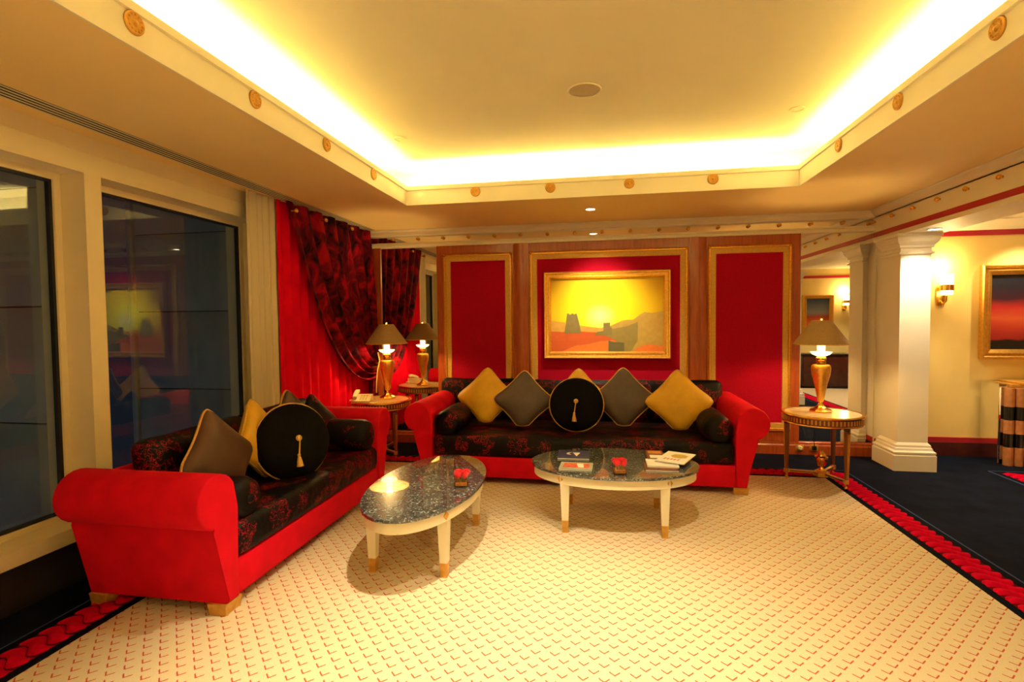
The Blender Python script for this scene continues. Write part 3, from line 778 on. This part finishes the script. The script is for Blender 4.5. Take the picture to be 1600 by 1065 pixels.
# ------------------------------------------------------------------ roses in glass cubes
def petal_mesh(r, h, a0, a1, tilt):
    bm = nb()
    def f(u, v):
        a = a0 + (a1 - a0) * u; k = math.sin(PI * u)
        rr = r * (.45 + .55 * math.sin(v * PI * .62)) * (1 + tilt * v * v)
        return (rr * math.cos(a), rr * math.sin(a), h * (v * (.78 + .22 * k)))
    return sheet(bm, f, 8, 5)
def rose_vase(loc, label):
    e = empty('rose_vase', loc, .2, label, 'vase')
    s, h, t = .042, .085, .004
    bm = nb(); box(bm, -s, s, -s, s, 0, .008)
    for d in ((-s, s, -s, -s + t, .008, h), (-s, s, s - t, s, .008, h), (-s, -s + t, -s + t, s - t, .008, h), (s - t, s, -s + t, s - t, .008, h)): box(bm, *d)
    obj('glass_cube', bm, 'vaseglass', e)
    bx('water', (-s + t, s - t, -s + t, s - t, .009, .030), 'water', e)
    bm = nb()
    for k in range(12):
        a = k * 2.4; r = .012 + .022 * ((k * 7) % 10) / 10; x, y = r * math.cos(a), r * math.sin(a)
        tube(bm, [(x * .5, y * .5, .012), (x, y, .05), (x, y, .082)], .0025, 5)
    obj('stems', bm, 'leaf', e)
    for i, (x, y) in enumerate(((-.026, -.024), (.026, -.022), (-.024, .026), (.028, .026), (.0, .002))):
        ro = empty('rose', (x, y, .058 + (.006 if i == 4 else 0))); ro.parent = e; ro.rotation_euler = (y * 5, -x * 5, i)
        for ring, (r, hh, n, tl) in enumerate(((.010, .046, 2, 0.0), (.016, .046, 3, .03), (.022, .044, 4, .08), (.026, .038, 5, .14))):
            for k in range(n):
                a = 2 * PI * k / n + ring * .7
                obj('petal', petal_mesh(r, hh, a - PI / n * 1.25, a + PI / n * 1.25, tl), 'rose', ro, 80)
    return e
rose_vase((-.93, 3.36, TZ), 'glass cube of red roses on the table beside the shorter sofa')
rose_vase((.112, 3.79, TZ), 'glass cube of red roses on the table with magazines')

# ------------------------------------------------------------------ magazines
def book(name, cx, cy, z, wx, wy, h, rz, cover, label, cat, page='paper'):
    e = empty(name, (cx, cy, z), rz, label, cat)
    bx('pages', (-wx / 2 + .002, wx / 2 - .002, -wy / 2 + .002, wy / 2 - .002, .0015, h - .0015), page, e)
    bm = nb(); box(bm, -wx / 2, wx / 2, -wy / 2, wy / 2, 0, .0015); box(bm, -wx / 2, wx / 2, -wy / 2, wy / 2, h - .0015, h); box(bm, -wx / 2, -wx / 2 + .002, -wy / 2, wy / 2, .0015, h - .0015)
    obj('cover', bm, cover, e)
    return e, h
def flatpoly(name, pts, z, mat, parent): return obj(name, prism(nb(), pts, lambda a, b, t: (a, b, t), z, z + .0012), mat, parent)
e, h = book('magazine', -.235, 4.235, TZ, .25, .25, .012, .02, 'bookblue', 'navy magazine with a white emblem on the far side of the table', 'magazine')
flatpoly('emblem', [(-.01, .05), (.05, .05), (.025, -.06)], h, 'paper', e); flatpoly('emblem', [(-.045, .05), (-.02, .06), (-.04, .02), (-.02, -.02), (-.05, -.01), (-.06, .02)], h, 'paper', e)
e, h = book('magazine', -.20, 3.91, TZ, .24, .19, .010, -.03, 'greyprint', 'pale magazine with a red printed cover near the front edge of the table', 'magazine')
flatpoly('cover_print', [(-.095, -.055), (.095, -.055), (.10, .06), (-.09, .06)], h, 'redprint', e); flatpoly('cover_print', [(.02, -.05), (.06, -.05), (.05, .05), (.0, .05)], h + .0012, 'paper', e)
e, h = book('magazine', .415, 3.965, TZ, .235, .20, .012, .0, 'bookbrown', 'lowest magazine with a dark red cover in the stack by the roses', 'magazine')
e, h2 = book('magazine', .43, 4.03, TZ + .012, .225, .20, .011, .0, 'paper', 'middle white magazine in the stack by the roses', 'magazine')
e, h3 = book('magazine', .40, 4.24, TZ, .13, .26, .030, .0, 'bookbrown', 'small picture book with brown cover behind the stack', 'book')
flatpoly('cover_print', [(-.045, -.11), (.05, -.11), (.05, -.02), (-.045, -.02)], h3, 'paper', e); flatpoly('cover_print', [(-.05, .02), (.05, .02), (.05, .11), (-.05, .11)], h3, 'copper', e)
e, h4 = book('brochure', .545, 4.15, TZ + .030, .215, .33, .006, -.42, 'paper', 'white brochure with a gold crest lying askew on top of the stack', 'brochure')
flatpoly('crest', [(.06 * math.cos(a * PI / 8) + (.012 if a % 2 else 0) + .01, .04 + .06 * math.sin(a * PI / 8)) for a in range(16)], h4, 'goldprint', e)
for k in range(5): flatpoly('cover_lettering', [(-.07 + .025 * k, -.09), (-.058 + .025 * k, -.09), (-.052 + .025 * k, -.05 - .01 * (k % 2)), (-.064 + .025 * k, -.05)], h4, 'redprint', e)

# ================================================================== SIDE TABLES AND LAMPS
ST = .655
def side_table(loc, rz, label):
    e = empty('side_table', loc, rz, label, 'side table')
    R = .345
    obj('marble_top', lathe(nb(), [(0, ST - .012), (R - .03, ST - .012), (R - .03, ST - .002), (0, ST - .002)], 48), 'marble', e, 40)
    obj('gold_rim', lathe(nb(), [(R - .03, ST - .02), (R, ST - .02), (R + .006, ST - .010), (R, ST), (R - .022, ST + .002), (R - .03, ST - .001)], 48, close=False), 'gold', e, 40)
    ap = obj('apron', lathe(nb(), [(R - .045, ST - .085), (R - .012, ST - .085), (R - .006, ST - .08), (R - .012, ST - .075), (R - .014, ST - .022), (R - .045, ST - .022)], 48), 'apronwood', e, 40)
    for k in range(64):
        a = 2 * PI * k / 64
        bx('flute', (R - .016, R - .010, -.0065, .0065, ST - .070, ST - .028), 'goldleaf', ap, rot=(0, 0, a))
    obj('apron_bead', lathe(nb(), [(R - .012, ST - .092), (R - .004, ST - .09), (R - .002, ST - .085), (R - .006, ST - .079), (R - .014, ST - .079)], 48, close=False), 'gold', e, 40)
    for k in range(3):
        a = 2 * PI * k / 3; x, y = (R - .05) * math.cos(a), (R - .05) * math.sin(a)
        lg = empty('leg', (x, y, 0), a); lg.parent = e
        obj('leg_post', lathe(nb(), [(.016, .075), (.017, .10), (.026, ST - .14), (.026, ST - .125)], 8), 'tablewood', lg, 25)
        obj('leg_block', lathe(nb(), [(.020, ST - .125), (.028, ST - .12), (.026, ST - .10), (.030, ST - .085)], 12), 'bronze', lg, 30)
        obj('gold_collar', lathe(nb(), [(.018, .06), (.026, .064), (.026, .098), (.018, .104)], 4), 'goldleaf', lg, 30)
        obj('foot', lathe(nb(), [(.010, 0), (.015, .012), (.017, .03), (.012, .04), (.016, .06)], 12), 'gold', lg, 40)
        for s in (-1, 0, 1):
            tube_b = tube(nb(), [(.024 + .002, s * .010, ST - .145), (.015, s * .007, .11)], .0026, 5)
            obj('gold_reed', tube_b, 'goldleaf', lg, 40)
        d = empty('stretcher', (0, 0, 0), a); d.parent = e
        bx('rail', (.03, R - .06, -.013, .013, .070, .092), 'goldleaf', d); bx('rail_inset', (.05, R - .08, -.0145, .0145, .076, .086), 'bronze', d)
    u = empty('urn', (0, 0, -.032)); u.parent = e; u.scale = (1.3, 1.3, 1.3)
    obj('urn_plinth', lathe(nb(), [(.055, .066), (.055, .094), (.035, .10), (.035, .108)], 6), 'goldleaf', u, 30)
    obj('urn_body', lathe(nb(), [(.022, .108), (.012, .125), (.012, .135), (.03, .15), (.042, .185), (.040, .20), (.044, .205), (.030, .212), (.026, .225), (.012, .24), (.010, .25), (.0, .258)], 20), 'gold', u, 40)
    for s in (-1, 1): obj('urn_handle', tube(nb(), [(s * .03, 0, .155), (s * .055, 0, .15), (s * .068, 0, .18), (s * .058, 0, .21), (s * .042, 0, .205)], .006, 6), 'gold', u, 40)
    return e
STR = (2.03, 5.36); STL = (-2.53, 5.72)
side_table((*STR, 0), math.radians(50), 'round gilded side table with marble top beside the column')
side_table((*STL, 0), math.radians(-35), 'round gilded side table with marble top in the curtain corner')
def lamp(x, y, label):
    e = empty('table_lamp', (x, y, ST), 0, label, 'lamp')
    obj('base', lathe(nb(), [(.0, .0), (.098, .0), (.098, .014), (.085, .024), (.06, .034), (.035, .055), (.020, .078), (.018, .09)], 8), 'gold', e, 25)
    obj('vase_body', lathe(nb(), [(.018, .09), (.026, .10), (.034, .15), (.055, .26), (.078, .35), (.084, .41), (.080, .435), (.070, .445), (.03, .448)], 32), 'goldmatt', e, 40)
    obj('neck', lathe(nb(), [(.03, .448), (.042, .455), (.042, .475), (.030, .48), (.044, .492), (.046, .51), (.034, .522), (.022, .525)], 24), 'gold', e, 40)
    obj('drip_cup', lathe(nb(), [(.022, .525), (.045, .53), (.075, .545), (.092, .566), (.086, .566), (.06, .55), (.03, .543)], 28), 'bulb', e, 40)
    obj('candle_tube', lathe(nb(), [(.033, .540), (.034, .66), (.0, .66)], 20), 'bulb', e, 40)
    bm = lathe(nb(), [(.232, .640), (.236, .645), (.082, .862), (.078, .862)], 40, close=False); obj('shade', bm, 'shade', e, 40)
    obj('shade_rim', lathe(nb(), [(.228, .636), (.238, .636), (.238, .646), (.228, .646)], 40, close=False), 'cord', e, 40)
    obj('harp', tube(nb(), [(0, 0, .66), (0, 0, .872)], .006, 8), 'gold', e)
    bm = nb()
    for k in range(3): tube(bm, [(0, 0, .86), (.08 * math.cos(2 * PI * k / 3), .08 * math.sin(2 * PI * k / 3), .86)], .003, 5)
    obj('spider', bm, 'gold', e)
    obj('finial', lathe(nb(), [(.008, .868), (.014, .874), (.012, .884), (.0, .892)], 14), 'gold', e, 40)
    point('lamp_bulb', (0, 0, .72), LAMP_W, (1, .66, .24), .035, e)
    return e
lamp(2.03, 5.40, 'gold urn table lamp with brown cone shade by the column')
lamp(-2.48, 5.80, 'gold urn table lamp with brown cone shade in the curtain corner')

# telephone
e = empty('telephone', (-2.66, 5.52, ST + .002), .25, 'beige push-button telephone on the curtain-corner side table', 'telephone')
obj('phone_body', prism(nb(), [(-.11, 0), (.11, 0), (.11, .07), (.06, .075), (-.11, .022)], lambda a, b, t: (t, a, b), -.10, .10, bev=.006), 'phone', e, 40)
hs = obj('handset', prism(nb(), [(-.10, .0), (-.10, .03), (-.05, .042), (.05, .042), (.10, .03), (.10, .0), (.06, .0), (.05, .018), (-.05, .018), (-.06, 0)], lambda a, b, t: (t, a, b), -.09, -.045, bev=.006), 'phone', e, 40, (0, .01, .068), (math.radians(15), 0, 0))
for i in range(3):
    for j in range(4): bx('key', (-.02 + i * .03, .0 + i * .03, -.075 + j * .032, -.053 + j * .032, .0, .006), 'black' if j == 3 else 'greyprint', e, loc=(0, 0, .031 + j * .0095))
obj('phone_cable', tube(nb(), [(-.10, -.05, .02), (-.13, -.03, .012), (-.15, .05, .010), (-.12, .12, .010)], .004, 6), 'phone', e, 60)

# wall sockets with plugs under the right lamp
e = empty('wall_socket', (2.18, YB - .050, .082), 0, 'white round plug in the wood skirting under the right lamp', 'socket')
bx('plate', (-.045, .045, -.006, 0, -.035, .035), 'goldleaf', e, bev=.003); obj('plug', lathe(nb(), [(.024, 0), (.026, .02), (.018, .035), (0, .036)], 16), 'phone', e, 40, (0, -.006, 0), (PI / 2, 0, 0))
e = empty('wall_socket', (2.33, YB - .050, .085), 0, 'dark socket plate with black plug in the wood skirting', 'socket')
bx('plate', (-.045, .045, -.006, 0, -.035, .035), 'goldleaf', e, bev=.003); bx('plug', (-.02, .02, -.035, -.006, -.022, .022), 'black', e, bev=.005)
o = obj('lamp_cable', tube(nb(), [(2.33, YB - .085, .09), (2.30, YB - .12, .20), (2.27, YB - .25, .38), (2.22, 5.95, .55), (2.19, 5.75, .645), (2.14, 5.60, .665), (2.06, 5.48, .663)], .0035, 6), 'black', smooth=60)
tag(o, 'thin black cable from lamp to skirting socket behind the right side table', 'cable')

# ================================================================== PICTURES
def picture(x0, x1, z0, z1, y, matimg, label, ry=0, fw_=.085, mat_='goldmatt'):
    cx, cz = (x0 + x1) / 2, (z0 + z1) / 2; hx, hz = (x1 - x0) / 2, (z1 - z0) / 2
    e = empty('framed_picture', (cx, y, cz), ry, label, 'picture')
    obj('frame', frame(nb(), -hx, hx, -hz, hz, [(0, 0), (0, -.045), (.010, -.062), (.024, -.058), (.034, -.045), (.050, -.040), (.056, -.048), (.068, -.048), (fw_, -.022), (fw_, 0)]), mat_, e, 25)
    bx('print', (-hx + fw_ - .01, hx - fw_ + .01, -.008, -.002, -hz + fw_ - .01, hz - fw_ + .01), matimg, e)
    bx('glazing', (-hx + fw_ - .004, hx - fw_ + .004, -.021, -.018, -hz + fw_ - .004, hz - fw_ + .004), 'picglass', e)
    return e, hx - fw_, hz - fw_
e, px, pz = picture(-.70, .776, 1.082, 2.120, YB - .036, 'sunset', 'gold framed sunset desert picture above the long sofa')
def art(pts, d, mat):
    P = [(-px + 2 * px * a, pz - 2 * pz * b) for a, b in pts]
    obj('print_shape', prism(nb(), P, lambda a, b, t: (a, t, b), -.0085 - d, -.0080), mat, e)
art([(0, .57), (.05, .585), (.10, .595), (.13, .60), (.13, .72), (.27, .64), (.35, .66), (.45, .68), (.5, .66), (.6, .66), (.66, .6), (.7, .62), (1, .62), (1, 1), (0, 1)], .0006, 'p_haze')
art([(.52, .66), (.58, .62), (.64, .58), (.68, .57), (.74, .57), (.80, .50), (.84, .465), (.90, .48), (1, .455), (1, 1), (.52, 1)], .0010, 'p_mtn')
art([(.52, .70), (.60, .68), (.68, .66), (.78, .60), (.78, .85), (.72, 1), (.40, 1), (.36, .78)], .0014, 'p_mtn2')
art([(.0, .72), (.10, .73), (.22, .72), (.42, .74), (.58, .84), (.60, 1), (0, 1)], .0018, 'p_sand2')
art([(.10, 1), (.22, .92), (.34, .90), (.45, .86), (.56, .845), (.60, .87), (.60, 1)], .0022, 'p_sand')
art([(.74, 1), (.80, .93), (.88, .90), (1.0, .93), (1, 1)], .0022, 'p_sand')
art([(.145, .49), (.235, .485), (.255, .60), (.275, .75), (.12, .75)], .0026, 'p_tower')
art([(.145, .475), (.165, .475), (.165, .49), (.185, .49), (.185, .475), (.205, .475), (.205, .487), (.235, .475), (.235, .50), (.145, .50)], .0027, 'p_tower')
art([(.475, .61), (.535, .605), (.535, .66), (.55, .68), (.55, .78), (.40, .78), (.42, .73), (.475, .72)], .0026, 'p_tower')
art([(.52, .85), (.545, .86), (.57, .87), (.66, .88), (.66, 1), (.52, 1)], .0026, 'p_wall')
picture(4.04, 5.30, 1.075, 2.09, 6.545, 'dusk', 'gold framed dark red dusk picture on the yellow wall', fw_=.105)
picture(4.42, 5.06, 1.00, 2.04, .005, 'dune', 'gold framed orange dune picture seen in the right mirror', PI, fw_=.085)
picture(-1.2, .2, 1.05, 2.05, RY + .006, 'dune', 'gold framed dune picture on the rear wall', PI)
picture(1.4, 2.4, 1.05, 2.05, RY + .006, 'dusk', 'gold framed red picture on the rear wall', PI)

# ================================================================== SCONCES, DOWNLIGHTS, CEILING FITTINGS
def sconce(x, y, z, rz, label, watts=8):
    e = empty('wall_sconce', (x, y, z), rz, label, 'sconce')
    obj('back_plate', prism(nb(), [(-.035, -.17), (.035, -.17), (.045, -.10), (.045, .02), (.03, .05), (-.03, .05), (-.045, .02), (-.045, -.10)], lambda a, b, t: (a, t, b), -.02, 0, bev=.004), 'gold', e, 40)
    obj('bracket', tube(nb(), [(0, -.02, -.12), (0, -.06, -.15), (0, -.11, -.12), (0, -.115, -.06)], .010, 8), 'gold', e, 50)
    obj('glass_tube', lathe(nb(), [(.050, -.055), (.054, -.05), (.056, .0), (.056, .16), (.052, .165), (.05, .16), (.05, -.05)], 24), 'sconceglass', e, 40, (0, -.115, 0))
    obj('gold_band', lathe(nb(), [(.0575, -.012), (.064, -.010), (.064, .052), (.0575, .054)], 24, close=False), 'gold', e, 40, (0, -.115, 0))
    point('sconce_bulb', (0, -.115, .26), watts, (1, .72, .32), .05, e)
    return e
sconce(3.66, 6.55, 1.83, 0, 'gold wall sconce with glowing glass tube beside the column', 2.0)
sconce(5.28, .0, 1.86, PI, 'gold wall sconce beside the dune picture in the mirror', 3)

def downlight(x, y, z, label, watts, deg=80, target=None, r=.045, blend=.6, group='recessed downlights', size=.035):
    e = empty('downlight', (x, y, z), 0, label, 'downlight', group)
    obj('trim_ring', lathe(nb(), [(r, 0), (r + .018, -.001), (r + .020, -.006), (r + .006, -.008), (r, -.004)], 28, close=False), 'white', e, 40)
    obj('lens', lathe(nb(), [(0, -.002), (r, -.002), (r, .0), (0, .0)], 24), 'lens', e)
    if watts: spot('downlight_lamp', (x, y, z - .02), target or (x, y, 0), watts, deg, blend, WARM, size, e)
    return e
downlight(-.62, 2.45, ZT, 'downlight in the tray at the top edge of the picture', SPOT_W * 2.3, 70, blend=1.0)
downlight(.42, 2.45, ZT, 'downlight in the tray just above the picture edge', SPOT_W * 1.2, 96, blend=1.0)
downlight(-.10, .6, ZT, 'downlight in the tray above the camera', SPOT_W * .8, 95)
downlight(-.62, -.9, ZT, 'added unseen fill downlight at the rear of the tray on the window side', SPOT_W * 1.6, 100)  # added behind the camera so floor bounce brightens the soffit
downlight(.42, -.9, ZT, 'added unseen fill downlight at the rear of the tray on the column side', SPOT_W * 1.6, 100)  # second added fill fitting, lifts soffit and walls by bounce
downlight(-1.6, -2.7, ZS, 'downlight in the rear soffit on the window side', SPOT_W * 1.3, 110)
downlight(1.6, -2.7, ZS, 'downlight in the rear soffit on the column side', SPOT_W * 1.3, 110)
downlight(-.125, 5.62, ZS, 'small downlight in the soffit above the long sofa', SPOT_W * .95, 76, (.03, 6.42, 1.15), blend=1.0)
downlight(3.07, 5.60, 2.365, 'downlight under the beam in front of the column', SPOT_W * .5, 100, (3.07, 5.85, 0))
downlight(4.40, 6.20, 2.62, 'downlight in the far right ceiling near the dusk picture', SPOT_W * .45, 90, (4.4, 6.35, 0))
downlight(4.6, 3.6, 2.62, 'downlight in the right hand ceiling over the second carpet', SPOT_W * .8, 100)
downlight(4.9, 1.2, 2.62, 'downlight in the right hand ceiling seen in the mirror', SPOT_W * .9, 100)
e = empty('ceiling_speaker', (-.118, 3.67, ZT), 0, 'round speaker grille in the middle of the tray ceiling', 'speaker')
obj('grille', lathe(nb(), [(0, -.003), (.100, -.003), (.105, 0), (0, 0)], 36), 'plaster', e, 40); obj('rim', lathe(nb(), [(.104, 0), (.104, -.006), (.112, -.006), (.115, 0)], 36, close=False), 'ceiling', e, 40)
for x, y, lab in ((1.43, 4.30, 'round blank plate in the tray near the column side'), (-1.695, 4.33, 'round blank plate in the tray near the window side')):
    e = empty('ceiling_plate', (x, y, ZT), 0, lab, 'ceiling plate')
    obj('plate', lathe(nb(), [(0, -.004), (.040, -.004), (.042, -.002), (0, -.001)], 28), 'ceiling', e, 40); obj('rim', lathe(nb(), [(.043, 0), (.043, -.007), (.052, -.007), (.054, 0)], 28, close=False), 'ceiling', e, 40)
e = empty('ceiling_plate', (4.15, 6.15, 2.62), 0, 'small gold disc in the far right ceiling', 'ceiling plate'); obj('plate', lathe(nb(), [(0, -.014), (.035, -.008), (.045, 0), (0, 0)], 24), 'goldleaf', e, 40)

# ================================================================== CONSOLE AT THE RIGHT EDGE
e = empty('console_cabinet', (4.06, 6.52, 0), 0, 'mirror-sided console with banded copper columns under the dusk picture', 'console')
bx('carcass', (.012, 1.5, -.27, 0, 0, .80), 'blackgloss', e); bx('mirror_top', (.012, .09, -.27, 0, .80, .835), 'mirror', e)
bx('mirror_side', (0, .012, -.27, 0, 0, .835), 'mirror', e)
bx('mirror_front', (.012, 1.5, -.282, -.27, .05, .80), 'mirror', e)
bx('top_slab', (.09, 1.52, -.30, .0, .80, .835), 'goldleaf', e, bev=.006)
bx('upper_slab', (.16, 1.52, -.36, .0, .835, .855), 'goldleaf', e, bev=.004)
for x in (.06, 1.40):
    for dx in (0, .085):
        cl = empty('banded_column', (x + dx, -.325 - (.012 if dx else 0), 0)); cl.parent = e
        for z0, z1, mt in ((0, .19, 'copper'), (.19, .33, 'blackgloss'), (.33, .47, 'copper'), (.47, .61, 'blackgloss'), (.61, .80, 'copper')):
            obj('band', lathe(nb(), [(.042, z0), (.042, z1)], 20), mt, cl, 40)

# furniture reflected in the right mirror
e = empty('low_cabinet', (4.75, .30, 0), 0, 'dark low cabinet below the dune picture in the mirror', 'cabinet')
bx('body', (-.5, .5, -.25, .2, .06, .72), 'skirt', e, bev=.008); bx('top', (-.53, .53, -.27, .23, .72, .75), 'blackgloss', e, bev=.006); bx('plinth', (-.46, .46, -.22, .17, 0, .06), 'black', e)
for s in (-1, 1): 
    dd = bx('door', (min(0, s * .47) + .005, max(0, s * .47) - .005, .2, .215, .10, .69), 'skirt', e, bev=.004); bx('handle', (s * .05 - .008, s * .05 + .008, .215, .24, .35, .45), 'gold', dd)
e = empty('bookcase', (5.75, .25, 0), 0, 'dark bookcase with amber boxes in the right mirror', 'bookcase')
bx('side', (-.35, -.32, -.2, .2, 0, 1.6), 'blackgloss', e); bx('side', (.32, .35, -.2, .2, 0, 1.6), 'blackgloss', e); bx('back_panel', (-.32, .32, -.2, -.18, 0, 1.6), 'black', e)
for z in (.05, .45, .85, 1.2, 1.57): bx('shelf', (-.32, .32, -.18, .2, z, z + .03), 'blackgloss', e)
for k, (x, z) in enumerate(((-.15, .48), (.12, .88), (-.1, 1.23))):
    e = empty('storage_box', (5.75 + x, .28, z), .1 * k, ['amber box on the low shelf of the mirrored bookcase', 'amber box on the middle shelf of the mirrored bookcase', 'amber box on the high shelf of the mirrored bookcase'][k], 'box', 'amber boxes in the bookcase')
    bx('body', (-.09, .09, -.08, .08, 0, .13), 'copper', e, bev=.004); bx('lid', (-.095, .095, -.085, .085, .13, .16), 'goldleaf', e, bev=.004)
